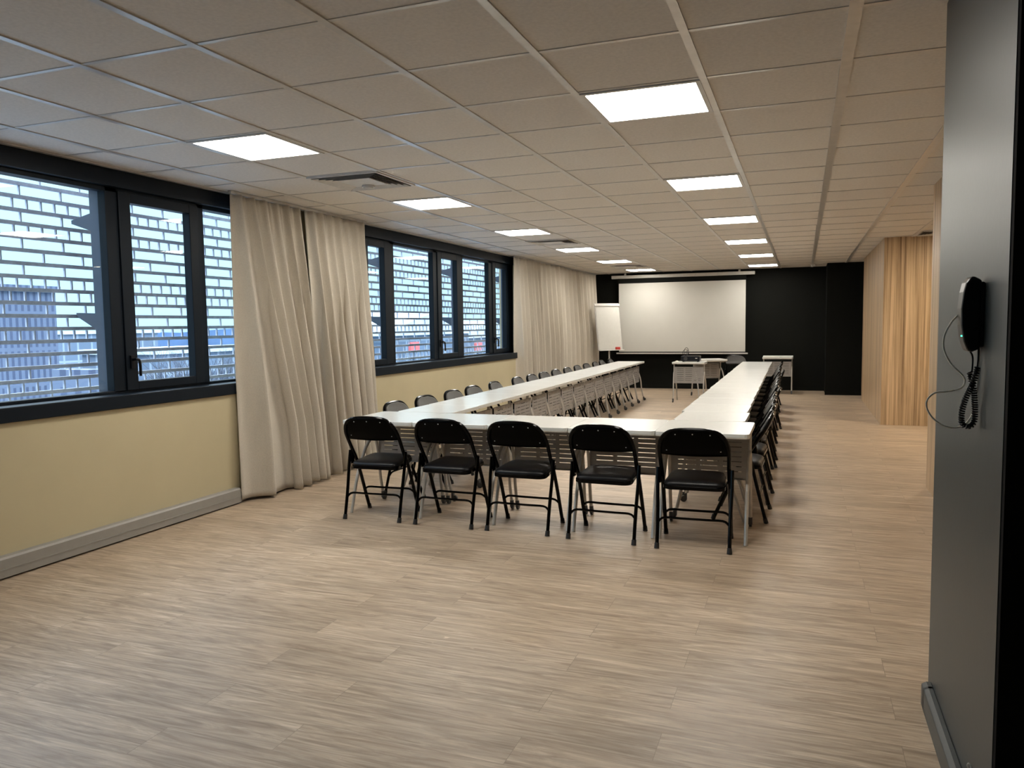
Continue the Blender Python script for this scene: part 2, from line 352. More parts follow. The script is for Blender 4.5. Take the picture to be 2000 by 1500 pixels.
# ------------------------------------------------------------ windows
def rect_frame(g, y0, y1, z0, z1, wy, wz, x0, x1, wb=None):
    wb = wb or wz
    g.box(x0, x1, y0, y0+wy, z0, z1); g.box(x0, x1, y1-wy, y1, z0, z1)
    g.box(x0, x1, y0+wy, y1-wy, z0, z0+wb); g.box(x0, x1, y0+wy, y1-wy, z1-wz, z1)
def handle(parent, y, z):
    g = MB(); g.box(XW-0.004, XW+0.014, y-0.016, y+0.016, z-0.045, z+0.045)
    g.tube(smooth_path([(XW+0.01, y, z+0.015), (XW+0.045, y+0.004, z+0.02), (XW+0.055, y+0.02, z), (XW+0.055, y+0.022, z-0.10)], 3), 0.010, 8)
    return g.build('handle', M['plastic'], parent, smooth=False)
def window(n, y0, y1, frames, sashes, panes, label):
    g = MB()
    for a, b in frames: g.box(XW-0.08, XW-0.012, a, b, 0.99, 2.405)
    g.box(XW-0.08, XW-0.012, y0, y1, 2.37, 2.405); g.box(XW-0.08, XW-0.012, y0, y1, 0.985, 1.005)
    root = struct(g.build('window_%d' % n, M['frame'], bevel=0.004), label)
    s = MB(); s.box(XW-0.25, XW+0.135, y0, min(y1, 8.16), 0.895, 0.985)
    s.build('window_sill', M['frame'], root, bevel=0.006)
    for a, b, ga, gb in sashes:
        s = MB(); z0, z1 = 1.0, 2.385
        x0, x1 = XW-0.07, XW
        s.box(x0, x1, a, ga, z0, z1); s.box(x0, x1, gb, b, z0, z1); s.box(x0, x1, ga, gb, z0, 1.06); s.box(x0, x1, ga, gb, 2.315, z1)
        sh = s.build('sash', M['frame'], root, bevel=0.004)
        MB().box(XW-0.047, XW-0.041, ga, gb, 1.06, 2.315).build('pane', M['glass'], sh)
        handle(sh, a+0.045, 1.20)
    for a, b in panes:
        MB().box(XW-0.057, XW-0.051, a, b, 1.005, 2.37).build('pane', M['glass'], root)
    return root
window(1, -3.3, 2.25, [(-3.3, -3.2), (-1.72, -1.62), (0.34, 0.44), (1.19, 1.26), (2.18, 2.25)],
       [(0.44, 1.19, 0.54, 1.10)], [(-3.2, -1.72), (-1.62, 0.34), (1.26, 2.18)], 'first anthracite window band, nearest the camera')
window(2, 3.55, 8.24, [(3.55, 3.62), (4.20, 4.30), (5.32, 5.43), (6.17, 6.25), (7.20, 7.33), (8.05, 8.24)],
       [(3.62, 4.20, 3.72, 4.07), (5.43, 6.17, 5.55, 6.03), (7.33, 8.05, 7.46, 7.90)], [(4.30, 5.32), (6.25, 7.20)], 'second anthracite window band between the curtains')

# ------------------------------------------------------------ outside: lattice screen, posts, townscape
XS = -4.42
pat = 'BASASABASSBASABAS'
P0 = 0.0872
def screen_part(y0, y1):
    g = MB()
    for k in range(-3, 22):
        zc = 2.400-k*P0
        g.box(XS-0.02, XS+0.003, y0, y1, zc-0.0125, zc+0.0125)
    for k in range(-2, 18):
        t = pat[k % len(pat)] if k >= 0 else 'SA'[k % 2]
        za = 2.400-k*P0+0.0135; zb = 2.400-(k-1)*P0-0.0135
        L, ph = {'A': (0.307, 0.037), 'B': (0.307, 0.190), 'S': (0.1023, -0.015)}[t]
        if k == 9: ph = 0.037
        n0 = int(math.ceil((y0-ph)/L)); n1 = int((y1-ph)//L)
        for j in range(n0, n1+1):
            yy = ph+j*L
            g.box(XS-0.014, XS, yy-0.005, yy+0.005, za, zb)
    return g
sc = screen_part(-4.0, 9.6).build('facade_screen', M['slat'])
tag(sc, 'grey brick-patterned lattice screen standing outside both windows', 'screen')
for i, y in enumerate((-1.65, 0.44, 2.55, 4.36, 6.35, 8.28)):
    lab = ['dark steel post left of the frame', 'dark steel post with fins behind the first window', 'dark steel post behind the near curtain', 'dark steel post with fins at the left end of the second window',
           'dark steel post with fins in the middle of the second window', 'dark steel post with fins at the right end of the second window'][i]
    if i in (0, 2): continue
    t = MB().box(-4.22, -4.14, y-0.045, y+0.045, -6.9, 4).build('screen_post', M['post']); tag(t, lab, 'post', 'steel posts carrying the lattice screen')
    for zz in (2.19, 1.54):
        d = 0.07 if zz > 2 else 0.0
        e = 0.02 if zz > 2 else 0.13
        MB().prism([(-4.415, zz-0.012), (-4.22, zz-0.075-(0 if zz > 2 else 0.04)), (-4.22, zz+0.055-(0 if zz > 2 else 0.05)), (-4.415, zz+0.012)], 'y', y-0.03, y+0.03).build('bracket', M['post'], t)

struct(MB().box(-400, -4.6, -120, 420, -7.2, -7.0).build('ground_outside', M['ground']), 'ground far below the windows')
def block(name, x0, x1, y0, y1, z1, mat, label, cat, rooftop=None):
    o = MB().box(x0, x1, y0, y1, -7, z1).build(name, mat); tag(o, label, cat)
    if rooftop: MB().box(x0-0.3, x1+0.3, y0-0.3, y1+0.3, z1, z1+0.5).build('roof', rooftop, o)
    return o
block('tower_block', -72, -60, 40.4, 45.2, 4.8, M['bblue'], 'dark blue tower block seen through the first window', 'building', M['bblue'])
block('office_building', -110, -100, 78, 96, 1.0, M['bpale'], 'low pale building right of the blue tower', 'building', M['roof'])
block('office_building', -46, -34, 17, 24.5, -3.2, M['brown'], 'low building with brown roof before the blue tower', 'building', M['brown'])
block('equipment_cabin', -19.5, -18, 12.2, 12.75, 0.35, M['bblue'], 'small blue cabin low in the first window', 'cabin')
block('office_building', -70, -60, 56, 72, -1.0, M['bpale'], 'pale low building behind the bare tree', 'building', M['roof'])
def gable(x, y0, y1, z0, z1, label):
    o = MB().box(x-12, x, y0, y1, -7, z0).build('warehouse', M['bpale']); tag(o, label, 'building')
    ym = (y0+y1)/2
    MB().prism([(y0-1, z0), (ym, z1), (y1+1, z0), (y1+1, z0-0.4), (y0-1, z0-0.4)], 'x', x-12.5, x+0.5).build('roof', M['roof'], o)
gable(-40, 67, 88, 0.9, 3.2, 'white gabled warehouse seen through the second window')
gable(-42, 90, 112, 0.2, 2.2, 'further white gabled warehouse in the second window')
for (x, y, z, lb) in ((-38.6, 70.0, -0.9, 'red sign board low left in the second window'), (-38.6, 87.5, -1.4, 'red sign board low right in the second window')):
    o = MB().box(x, x+0.3, y-1.0, y+1.0, z-0.3, z+0.7).build('sign_board', M['palered']); tag(o, lb, 'sign')
    MB().box(x, x+0.2, y-0.1, y+0.1, -7, z-0.2).build('post', M['post'], o)
# far hills
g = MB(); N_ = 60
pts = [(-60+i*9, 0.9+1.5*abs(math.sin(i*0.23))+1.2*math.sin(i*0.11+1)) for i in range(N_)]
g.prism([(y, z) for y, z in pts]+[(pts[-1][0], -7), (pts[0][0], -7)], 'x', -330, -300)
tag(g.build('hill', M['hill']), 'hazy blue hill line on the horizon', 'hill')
# bare trees
def tree(name, x, y, h, spread, seed, label):
    rnd = random.Random(seed); tr = MB(); br = MB()
    def grow(mb, p, d, L, r, depth):
        q = p+d*L
        mid = p+d*L*0.5+Vector((rnd.uniform(-1,1), rnd.uniform(-1,1), 0))*L*0.05
        mb.tube([p, mid, q], [r, r*0.85, r*0.65], 4 if depth < 4 else 3, closed_ends=False)
        if depth >= 7: return
        for k in range(3 if depth > 1 else 4):
            a = rnd.uniform(0, 6.28); s = rnd.uniform(0.35, 0.75)*spread
            nd = (d+Vector((math.cos(a)*s, math.sin(a)*s, rnd.uniform(-0.05, 0.3)))).normalized()
            if depth == 6 and k == 2: continue
            grow(br, p+d*L*rnd.uniform(0.7, 1.0), nd, L*rnd.uniform(0.62, 0.82), r*0.6, depth+1)
    grow(tr, Vector((0, 0, 0)), Vector((0, 0, 1)), h*0.26, h*0.012, 1)
    root = thing(name, label, 'tree', (x, y, -7)); tr.build('trunk', M['bark'], root); br.build('branches', M['bark'], root)
    return root
tree('bare_tree', -18.5, 16.4, 11.6, 0.85, 3, 'leafless tree in front of the first window sash')
tree('bare_tree', -16.5, 11.9, 7.3, 0.9, 5, 'small leafless tree low beside the blue cabin')
tree('bare_tree', -30, 12.0, 9.8, 1.0, 8, 'leafless tree left of the blue tower')
tree('bare_tree', -24, 24.5, 10.5, 0.95, 11, 'leafless tree partly behind the near curtain')
o = MB().box(-32, -30.5, 10, 40, -7, -4.2).build('hedge', M['leaf']); tag(o, 'long low green hedge below the first window', 'hedge')

# ------------------------------------------------------------ ceiling fittings
def make_light(x0, y0, label):
    t = thing('ceiling_light', label, 'ceiling light', (x0+0.3, y0+0.3, CEIL), 0, 'square LED panels in the ceiling')
    g = MB(); g2 = -0.3
    rect = lambda a, b, z0, z1: g.box(*a, *b, z0, z1)
    for (a, b) in (((-0.285, 0.285), (-0.285, -0.262)), ((-0.285, 0.285), (0.262, 0.285)), ((-0.285, -0.262), (-0.262, 0.262)), ((0.262, 0.285), (-0.262, 0.262))):
        rect(a, b, -0.009, 0)
    g.build('frame', M['ventwhite'], t)
    MB().box(-0.262, 0.262, -0.262, 0.262, -0.006, -0.001).build('diffuser', M['lamp'], t)
    return t
for i in range(6):
    make_light(-0.6, i*2.4, 'square lit ceiling panel, %s from the camera in the right-hand row' % ORD[i])
for i in range(6):
    make_light(-3.0, i*2.4, 'square lit ceiling panel, %s from the camera in the window-side row' % ORD[i])
def vent(x, y, label):
    t = thing('ceiling_vent', label, 'vent', (x, y, CEIL), 0, 'square air diffusers in the ceiling')
    MB().box(-0.28, 0.28, -0.28, 0.28, -0.004, -0.001).build('backing', M['ventdark'], t)
    g = MB()
    for a, b in (((-0.295, 0.295), (-0.295, -0.275)), ((-0.295, 0.295), (0.275, 0.295)), ((-0.295, -0.275), (-0.275, 0.275)), ((0.275, 0.295), (-0.275, 0.275))):
        g.box(*a, *b, -0.014, 0)
    g.build('frame', M['ventwhite'], t)
    for k in range(4):
        a = 0.272-k*0.036; g = MB(); d = 0.022
        for sx in (-1, 1):
            g.add([(sx*a, -a, -0.020), (sx*a, a, -0.020), (sx*(a-d), a-d, -0.005), (sx*(a-d), -(a-d), -0.005)], [(0,1,2,3)])
            g.add([(-a, sx*a, -0.020), (a, sx*a, -0.020), (a-d, sx*(a-d), -0.005), (-(a-d), sx*(a-d), -0.005)], [(0,1,2,3)])
        g.build('louvre', M['ventwhite'], t)
    MB().box(-0.135, 0.135, -0.135, 0.135, -0.016, -0.012).build('centre_plate', M['ventwhite'], t)
vent(-2.7, 1.5, 'square ceiling air vent beside the first window-side light')
vent(-2.7, 6.3, 'square ceiling air vent before the fourth window-side light')
vent(-2.7, 11.1, 'square ceiling air vent just before the end wall')
vent(2.1, 7.5, 'square ceiling air vent in front of the oak block')
t = thing('motion_sensor', 'small round white sensor dome on the plate of the nearest air vent', 'sensor', (-2.72, 1.62, CEIL-0.0155))
MB().cyl((0, 0, -0.008), 'z', 0.05, 0.014, 20).build('base', M['ventwhite'], t)
MB().tube([(0, 0, -0.014), (0, 0, -0.024), (0, 0, -0.031)], [0.04, 0.032, 0.01], 20).build('dome', M['case'], t, smooth=True)
t = thing('smoke_detector', 'round white smoke detector on ceiling near the end wall', 'smoke detector', (0.62, 12.6, CEIL))
MB().cyl((0, 0, -0.012), 'z', 0.055, 0.02, 20).build('base', M['ventwhite'], t)
MB().tube([(0, 0, -0.022), (0, 0, -0.045)], [0.045, 0.035], 20).build('cap', M['case'], t)
# warm light in the side bay
t = thing('ceiling_light', 'warm lit ceiling panel in the side bay', 'ceiling light', (2.6, 6.6, CEIL))
MB().box(-0.3, 0.3, -0.3, 0.3, -0.008, 0).build('frame', M['ventwhite'], t)
MB().box(-0.27, 0.27, -0.27, 0.27, -0.012, -0.008).build('diffuser', M['warm'], t)

# ------------------------------------------------------------ curtains
def curtain(name, yt0, yt1, yb0, yb1, xt, xb, zt, zb, nf, seed, label, bulge=0.0, first=1.0, amp=1.0):
    rnd = random.Random(seed)
    NU, NV = nf*18, 50
    ph = [rnd.uniform(-0.5, 0.5) for _ in range(nf+2)]; am = [rnd.uniform(0.7, 1.2) for _ in range(nf+2)]; wd = [rnd.uniform(0.6, 1.5) for _ in range(nf)]
    wd[0] *= first
    tot = sum(wd); cum = [0]
    for w in wd: cum.append(cum[-1]+w/tot)
    v = []; f = []
    for j in range(NV+1):
        tv = j/NV; z = zt+(zb-zt)*tv
        for i in range(NU+1):
            s = i/NU
            k = int(s*nf*0.99999); fr = s*nf-k
            # fold k spans [cum[k], cum[k+1]] along the bottom, even at the top
            sb = cum[k]+(cum[k+1]-cum[k])*fr; st = s
            mixv = min(1, tv*1.3)
            ss = st*(1-mixv)+sb*mixv
            y = (yt0+(yt1-yt0)*ss)*(1-tv)+(yb0+(yb1-yb0)*ss)*tv
            a = (am[k]*(1-fr)+am[k+1]*fr)
            A = (0.030+0.045*min(1, tv*1.8))*a*amp
            fold = -math.cos(2*math.pi*fr)
            fold = 0.82*fold+0.22*math.cos(4*math.pi*fr+ph[k]*2)*(0.6+ph[k])
            x = (xt+(xb-xt)*tv)+A*fold
            # lean of folds
            y += 0.045*math.sin(2*math.pi*fr)*(0.6+ph[k])*min(1, tv*2)
            # tight gathers in the heading
            hd = max(0, 1-tv/0.13)
            x += 0.012*math.sin(2*math.pi*s*nf*3.0)*hd
            x += bulge*math.sin(math.pi*min(1, s*1.0))*tv**2
            zz = z
            if j == NV: zz += 0.012*math.sin(s*9+seed)
            v.append((x, y, zz))
    for j in range(NV):
        for i in range(NU):
            a = j*(NU+1)+i; f.append((a, a+1, a+NU+2, a+NU+1))
    g = MB(); g.add(v, f); o = g.build(name, M['fabric'], smooth=True)
    so = o.modifiers.new('thickness', 'SOLIDIFY'); so.thickness = 0.004; so.offset = 0
    tag(o, label, 'curtain', 'grey-beige pleated curtains')
    return o
curtain('curtain', 1.41, 2.34, 1.36, 2.46, -3.85, -3.775, 2.50, 0.02, 6, 2, 'floor-length beige curtain beside the first window, panel nearest the camera', 0.05, first=2.6)
curtain('curtain', 2.40, 3.43, 2.58, 3.46, -3.85, -3.775, 2.50, 0.02, 7, 5, 'floor-length beige curtain panel touching the second window', 0.03)
curtain('curtain', 7.93, 9.18, 7.98, 9.24, -3.85, -3.83, 2.50, 0.02, 7, 9, 'floor-length beige curtain panel just beyond the second window', 0.0, amp=1.3)
curtain('curtain', 9.26, 13.0, 9.36, 12.75, -3.85, -3.80, 2.50, 0.02, 14, 13, 'floor-length beige curtain panel reaching the black end wall', 0.0, amp=1.5)
# curtain rails
for a, b, lb in ((1.41, 3.46, 'thin curtain rail above the near pair of curtains'), (7.95, 13.1, 'thin curtain rail above the far pair of curtains')):
    tag(MB().box(-3.885, -3.855, a, b, 2.505, 2.529).build('curtain_rail', M['ventwhite']), lb, 'curtain rail')

# ------------------------------------------------------------ tables
def make_table(name, wid, dep, foot, papx, label, group):
    t = thing(name, label, 'table', (0, 0, 0), 0, group)
    H = 0.725; hw = wid/2-0.001; r = 0.028
    # rounded rectangular top
    poly = []
    for cx, cy, a0 in ((hw-r, dep-r, 0), (-hw+r, dep-r, 90), (-hw+r, r, 180), (hw-r, r, 270)):
        for k in range(4):
            a = math.radians(a0+k*30); poly.append((cx+r*math.cos(a), cy+r*math.sin(a)))
    top = MB().prism(poly, 'z', H-0.024, H).build('tabletop', M['white'], t, bevel=0.002)
    MB().prism([(x*0.999, 0.0004+y*0.9985) for x, y in poly], 'z', H-0.030, H-0.0241).build('edge_band', M['edge'], top)
    # sheet-metal modesty panel with three columns of slots
    yp = foot+papx; xs = [-wid/2+0.03]; cw = (wid-0.06-0.05*2-0.03*2)/3
    for c in range(3):
        a = -wid/2+0.03+0.05+c*(cw+0.03); xs += [a, a+cw]
    xs.append(wid/2-0.03)
    zs = [0.345]
    for k in range(7): zs += [0.395+k*0.034, 0.395+k*0.034+0.005]
    zs.append(0.635)
    p = MB()
    for i in range(len(xs)-1):
        for j in range(len(zs)-1):
            if i % 2 == 1 and j % 2 == 1: continue
            p.add([(xs[i], yp, zs[j]), (xs[i+1], yp, zs[j]), (xs[i+1], yp, zs[j+1]), (xs[i], yp, zs[j+1])], [(0,1,2,3)])
    p.box(xs[0], xs[-1], yp-0.018, yp, 0.343, 0.345); p.box(xs[0], xs[-1], yp-0.018, yp, 0.635, 0.637)
    po = p.build('modesty_panel', M['panelm'], t); so = po.modifiers.new('thickness', 'SOLIDIFY'); so.thickness = 0.002
    MB().box(-wid/2+0.03, wid/2-0.03, foot+0.10, foot+0.13, 0.668, 0.694).build('crossbar', M['leg'], t)
    for s in (-1, 1):
        x = s*(wid/2-0.022); F = foot
        g = MB()
        A = smooth_path([(x, F, 0.0), (x, F+0.10, 0.28), (x, F+0.20, 0.43), (x, F+0.25, 0.49), (x, F+0.33, 0.54), (x, F+0.375, 0.53), (x, F+0.405, 0.47), (x, F+0.43, 0.36), (x, F+0.445, 0.21), (x, F+0.475, 0.075)], 4)
        g.tube(A, 0.0125, 8, ry=0.0125)
        g.tube([(x, F+0.355, 0.53), (x, F+0.355, 0.692)], 0.011, 8)
        g.box(x-0.014, x+0.014, F+0.05, F+0.44, 0.68, 0.6945)
        lg = g.build('leg', M['leg'], t); autosmooth(lg)
        c = MB(); c.cyl((x, F+0.50, 0.025), 'x', 0.025, 0.018, 14)
        c.box(x-0.013, x+0.013, F+0.475, F+0.495, 0.02, 0.07)
        c.build('caster', M['wheel'], lg)
    return t
proto_front = make_table('folding_table', 0.590, 0.63, 0.07, 0.42, 'tmp', 'white tables in the front row')
proto_side = make_table('folding_table', 0.575, 0.50, 0.0, 0.40, 'tmp', 'white tables in the long side rows')
index_kids(proto_front); index_kids(proto_side)
used = {}
def place(proto, loc, rot, label, group=None):
    if proto not in used.values(): o = proto; used[id(proto)] = proto
    else: o = copy_tree(proto)
    o.location = loc; o.rotation_euler = (0, 0, rot); o['label'] = label
    if group: o['group'] = group
    return o
for i in range(5):
    cx = -2.81+0.590*(i+0.5)
    place(proto_front, (cx, 1.285, random.uniform(-0.0015, 0.0015)*0), 0, 'white-topped wheeled table, %s from the left in the front row' % ORD[i])
NS = 15
def rowdx(y): return -0.0125*(y-2.0)
for i in range(NS):
    y = 1.93+0.577*(i+0.5)
    place(proto_side, (-2.69+rowdx(y), y, 0), -math.pi/2, 'white-topped wheeled table, %s from the front row along the window side' % ORD[i], 'white tables of the window-side row')
for i in range(NS):
    y = 1.93+0.577*(i+0.5)
    j = [0.03, 0, -0.004, 0.004, 0.0][i % 5] if i < 2 else random.uniform(-0.006, 0.006)
    place(proto_side, (0.058+rowdx(y)+j*0.5, y, 0), math.pi/2, 'white-topped wheeled table, %s from the front row along the right side' % ORD[i], 'white tables of the right-hand row')
place(proto_side, (-1.46, 10.77, 0), math.pi, 'white wheeled table carrying the black projector, standing between the rows', 'presenter tables')
place(proto_side, (-1.14, 11.35, 0), 0.42, 'white wheeled table turned askew behind the projector table', 'presenter tables')
place(proto_side, (-0.01, 12.85, 0.0), math.pi, 'white wheeled table standing alone against the black wall, papers on top', 'presenter tables')

# ------------------------------------------------------------ folding chairs
def tube_y(z):   # side profile of the long tube
    pr = [(0, 0.36), (0.29, 0.24), (0.43, 0.17), (0.50, 0.12), (0.60, 0.055), (0.652, 0.02), (0.735, -0.02), (0.79, -0.04)]
    for (z0, y0), (z1, y1) in zip(pr, pr[1:]):
        if z <= z1: return y0+(y1-y0)*(z-z0)/(z1-z0)
    return pr[-1][1]
def make_chair(name, padmat, rivets, label, group):
    t = thing(name, label, 'chair', (0, 0, 0), 0, group)
    bm_ = M['blackmetal']
    half = [(0.212, 0.36, 0.012), (0.212, 0.30, 0.15), (0.211, 0.24, 0.29), (0.210, 0.17, 0.43), (0.210, 0.12, 0.50), (0.212, 0.055, 0.60), (0.209, 0.022, 0.652), (0.193, -0.005, 0.703), (0.160, -0.022, 0.741), (0.105, -0.032, 0.761), (0, -0.035, 0.767)]
    pts = half+[(-x, y, z) for x, y, z in reversed(half[:-1])]
    fr = MB(); fr.tube(smooth_path(pts, 3), 0.0132, 8)
    o = fr.build('front_frame', bm_, t); autosmooth(o)
    for s in (-1, 1):
        MB().tube([(s*0.212, 0.365, 0.0), (s*0.212, 0.356, 0.035)], [0.0165, 0.0145], 10).build('rubber_foot', M['rubber'], o)
    for s in (-1, 1):
        g = MB(); g.tube(smooth_path([(s*0.222, 0, 0.012), (s*0.222, 0.03, 0.13), (s*0.224, 0.06, 0.25), (s*0.229, 0.09, 0.38), (s*0.229, 0.118, 0.50)], 2), 0.0122, 8)
        g.box(s*0.2165-0.003, s*0.2165+0.003, 0.105, 0.15, 0.40, 0.50)
        lg = g.build('leg', bm_, t); autosmooth(lg)
        MB().tube([(s*0.222, -0.004, 0.0), (s*0.222, 0.006, 0.035)], [0.0165, 0.0145], 10).build('rubber_foot', M['rubber'], lg)
    for (yy, hw, z0, z1, dy) in ((0.037, 0.223, 0.15, 0.19, 0.012), (0.30, 0.212, 0.15, 0.19, -0.02)):
        h = [(hw, yy, z0), (hw-0.012, yy+dy*0.6, z0+0.022), (hw-0.045, yy+dy, z1), (0.08, yy+dy, z1)]
        g = MB(); g.tube(smooth_path(h+[(-x, y, z) for x, y, z in reversed(h)], 3), 0.0078, 6)
        autosmooth(g.build('stretcher', bm_, t))
    # seat: pan and cushion, rounded trapezoid
    def outline(inset, n=5):
        W0, W1, y0, y1, r = 0.192-inset, 0.178-inset, 0.035+inset, 0.372-inset, 0.05
        out = []
        for cx, cy, a0 in ((W1-r, y1-r, 0), (-W1+r, y1-r, 90), (-W0+r, y0+r, 180), (W0-r, y0+r, 270)):
            for k in range(n): a = math.radians(a0+k*90/(n-1)); out.append((cx+r*math.cos(a), cy+r*math.sin(a)))
        return out
    def loft(rows):
        g = MB(); n = len(rows[0][0])
        for pl, z in rows: g.v += [(x, y, z+(y-0.20)*0.075) for x, y in pl]
        for k in range(len(rows)-1):
            for i in range(n): g.f.append((k*n+i, k*n+(i+1) % n, (k+1)*n+(i+1) % n, (k+1)*n+i))
        g.f.append(tuple(range(n-1, -1, -1))); g.f.append(tuple((len(rows)-1)*n+i for i in range(n))); return g
    pan = loft([(outline(0.014), 0.383), (outline(0.0), 0.388), (outline(0.0), 0.408), (outline(0.006), 0.411)]).build('seat', bm_, t)
    cu = loft([(outline(0.006), 0.410), (outline(0.004), 0.420), (outline(0.010), 0.431), (outline(0.03), 0.439), (outline(0.07), 0.443), (outline(0.12), 0.4445)]).build('cushion', M['vinyl'], pan)
    autosmooth(cu, 50)
    # backrest: pressed curved sheet following the tube
    def hwid(z):
        pr = [(0.595, 0.206), (0.60, 0.212), (0.652, 0.209), (0.703, 0.193), (0.741, 0.160), (0.761, 0.105), (0.766, 0.06)]
        for (z0, w0), (z1, w1) in zip(pr, pr[1:]):
            if z <= z1: return w0+(w1-w0)*max(0, (z-z0))/(z1-z0)
        return pr[-1][1]
    def sheet(zlo, zhi, inset, off, nz=12, nx=12):
        v = []
        for j in range(nz+1):
            z = zlo+(zhi-zlo)*j/nz; w = max(0.03, hwid(z+inset*0.55)-inset)
            if j == 0: w -= 0.012
            for i in range(nx+1):
                q = -1+2*i/nx; x = w*q
                y = tube_y(z)-0.018*(1-(x/0.21)**2)+off
                zz = z-(0.006*(1-q*q) if j == 0 else 0)
                v.append((x, y, zz))
        f = [(j*(nx+1)+i, j*(nx+1)+i+1, (j+1)*(nx+1)+i+1, (j+1)*(nx+1)+i) for j in range(nz) for i in range(nx)]
        g = MB(); g.add(v, f); return g
    bk = sheet(0.598, 0.765, 0.0, 0.0).build('backrest', M['blacksheet'], t, smooth=True)
    so = bk.modifiers.new('thickness', 'SOLIDIFY'); so.thickness = 0.006; so.offset = 0
    pd = sheet(0.606, 0.762, 0.006, 0.017).build('back_pad', padmat, bk, smooth=True)
    so = pd.modifiers.new('thickness', 'SOLIDIFY'); so.thickness = 0.018; so.offset = 0
    be = pd.modifiers.new('bevel', 'BEVEL'); be.width = 0.006; be.segments = 2; be.limit_method = 'ANGLE'
    if rivets:
        for x, z in ((-0.105, 0.736), (0, 0.740), (0.105, 0.736), (-0.165, 0.628), (0.165, 0.628)):
            y = tube_y(z)-0.018*(1-(x/0.21)**2)-0.003
            g = MB(); g.tube([(x, y, z), (x, y-0.0015, z), (x, y-0.0025, z)], [0.0042, 0.0038, 0.001], 8); g.build('rivet', M['rivet'], bk)
    return t
chair_front = make_chair('folding_chair', M['greypad'], True, 'tmp', 'black folding chairs at the front row of tables')
chair_side = make_chair('folding_chair', M['greypad'], False, 'tmp', 'black folding chairs')
index_kids(chair_front); index_kids(chair_side)
G1 = 'black folding chairs at the front row of tables'
fr = [(-2.51, 1.19, 0.05), (-1.935, 1.195, -0.02), (-1.375, 1.195, -0.02), (-0.78, 1.165, -0.04), (-0.185, 1.14, 0.03)]
for i, (x, y, a) in enumerate(fr):
    place(chair_front, (x, y, 0), a, 'black folding chair with riveted back, %s in the front row' % ['leftmost', 'second from the left', 'third from the left', 'second from the right', 'rightmost'][i], G1)
ly = [2.31, 2.88, 3.50, 4.06, 4.67, 5.42, 5.92, 6.45, 7.05, 7.60, 8.20, 8.76, 9.32, 9.85, 10.50]
for i, y in enumerate(ly):
    place(chair_side, (-2.865+rowdx(y)*0.4+random.uniform(-0.012, 0.012), y-0.08*max(0.0, min(1.0, (6-i)/3)), 0), -math.pi/2+random.uniform(-0.05, 0.05),
          'black folding chair with charcoal pad, %s from the front in the window-side row' % ORD[i], 'folding chairs along the window side')
for i, y in enumerate([2.20, 2.78, 3.36, 3.88, 4.42, 4.98, 5.56, 6.14, 6.72, 7.32, 7.98, 8.62, 9.28, 10.00]):
    place(chair_side, (0.215-0.0155*(y-2.2)+(0.035 if i in (4, 9) else 0)+random.uniform(-0.008, 0.008), y, 0), math.pi/2+random.uniform(-0.05, 0.05),
          'black folding chair, %s from the front row on the right-hand side' % ORD[i], 'folding chairs along the right side')
place(chair_side, (-0.80, 12.25, 0), math.pi+0.35, 'black folding chair standing behind the askew presenter table near the end wall', 'presenter chair')

# ------------------------------------------------------------ projection screen, flip chart
t = thing('projection_screen', 'large white pull-down projection screen hanging before the black wall', 'projection screen', (0, 13.1, 0))
MB().box(-3.50, -0.49, -0.05, 0.05, 2.405, 2.475).build('case', M['case'], t, bevel=0.012)
g = MB(); g.box(-3.355, -0.660, -0.002, 0.002, 0.79, 2.41)
bo = g.build('black_border', M['blackwall'], t)
MB().box(-3.342, -0.672, -0.0045, -0.0022, 0.812, 2.30).build('screen_cloth', M['screen'], t)
MB().box(-3.40, -0.62, -0.012, 0.012, 0.762, 0.79).build('weight_bar', M['case'], t, bevel=0.004)
for x in (-3.2, -0.8):
    MB().box(x-0.02, x+0.02, -0.02, 0.02, 2.475, CEIL).build('ceiling_bracket', M['case'], t)

t = thing('flip_chart', 'white flip chart easel on a single pole beside the far curtain', 'flip chart', (-3.34, 12.25, 0), math.radians(40))
tilt = 0.19
def fc(y0, y1, z0, z1, x0, x1):
    g = MB(); v = []
    for z in (z0, z1):
        for y in (y0, y1):
            for x in (x0, x1): v.append((x, y+(z-0.9)*tilt, z))
    g.add(v, [(0,1,3,2), (4,6,7,5), (0,4,5,1), (2,3,7,6), (0,2,6,4), (1,5,7,3)]); return g
fc(-0.012, 0.012, 0.88, 1.86, -0.285, 0.285).build('board', M['case'], t)
fc(-0.020, -0.0125, 0.90, 1.80, -0.265, 0.265).build('paper_pad', M['paper'], t)
fc(-0.035, -0.008, 1.80, 1.85, -0.295, 0.295).build('paper_clamp', M['ventwhite'], t, bevel=0.004)
fc(-0.085, -0.012, 0.87, 0.885, -0.285, 0.285).build('pen_tray', M['ventwhite'], t)
MB().tube([(0, 0.035, 0.05), (0, 0.05, 0.93), (0, 0.16, 1.30)], 0.017, 12).build('pole', M['ventwhite'], t, smooth=True)
for a in range(5):
    an = a*math.tau/5
    MB().tube([(0, 0.035, 0.06), (0.30*math.cos(an), 0.035+0.30*math.sin(an), 0.025)], [0.016, 0.010], 8).build('foot', M['leg'], t)
er = MB().box(-0.05, 0.05, -0.02, 0.02, 0, 0.055).build('board_eraser', M['red'], bevel=0.006)
th = math.radians(40); lx, lyy = 0.15, -0.055
er.location = (-3.34+lx*math.cos(th)-lyy*math.sin(th), 12.25+lx*math.sin(th)+lyy*math.cos(th), 0.8855); er.rotation_euler.z = th
tag(er, 'red board eraser on the pen tray of the flip chart', 'eraser')

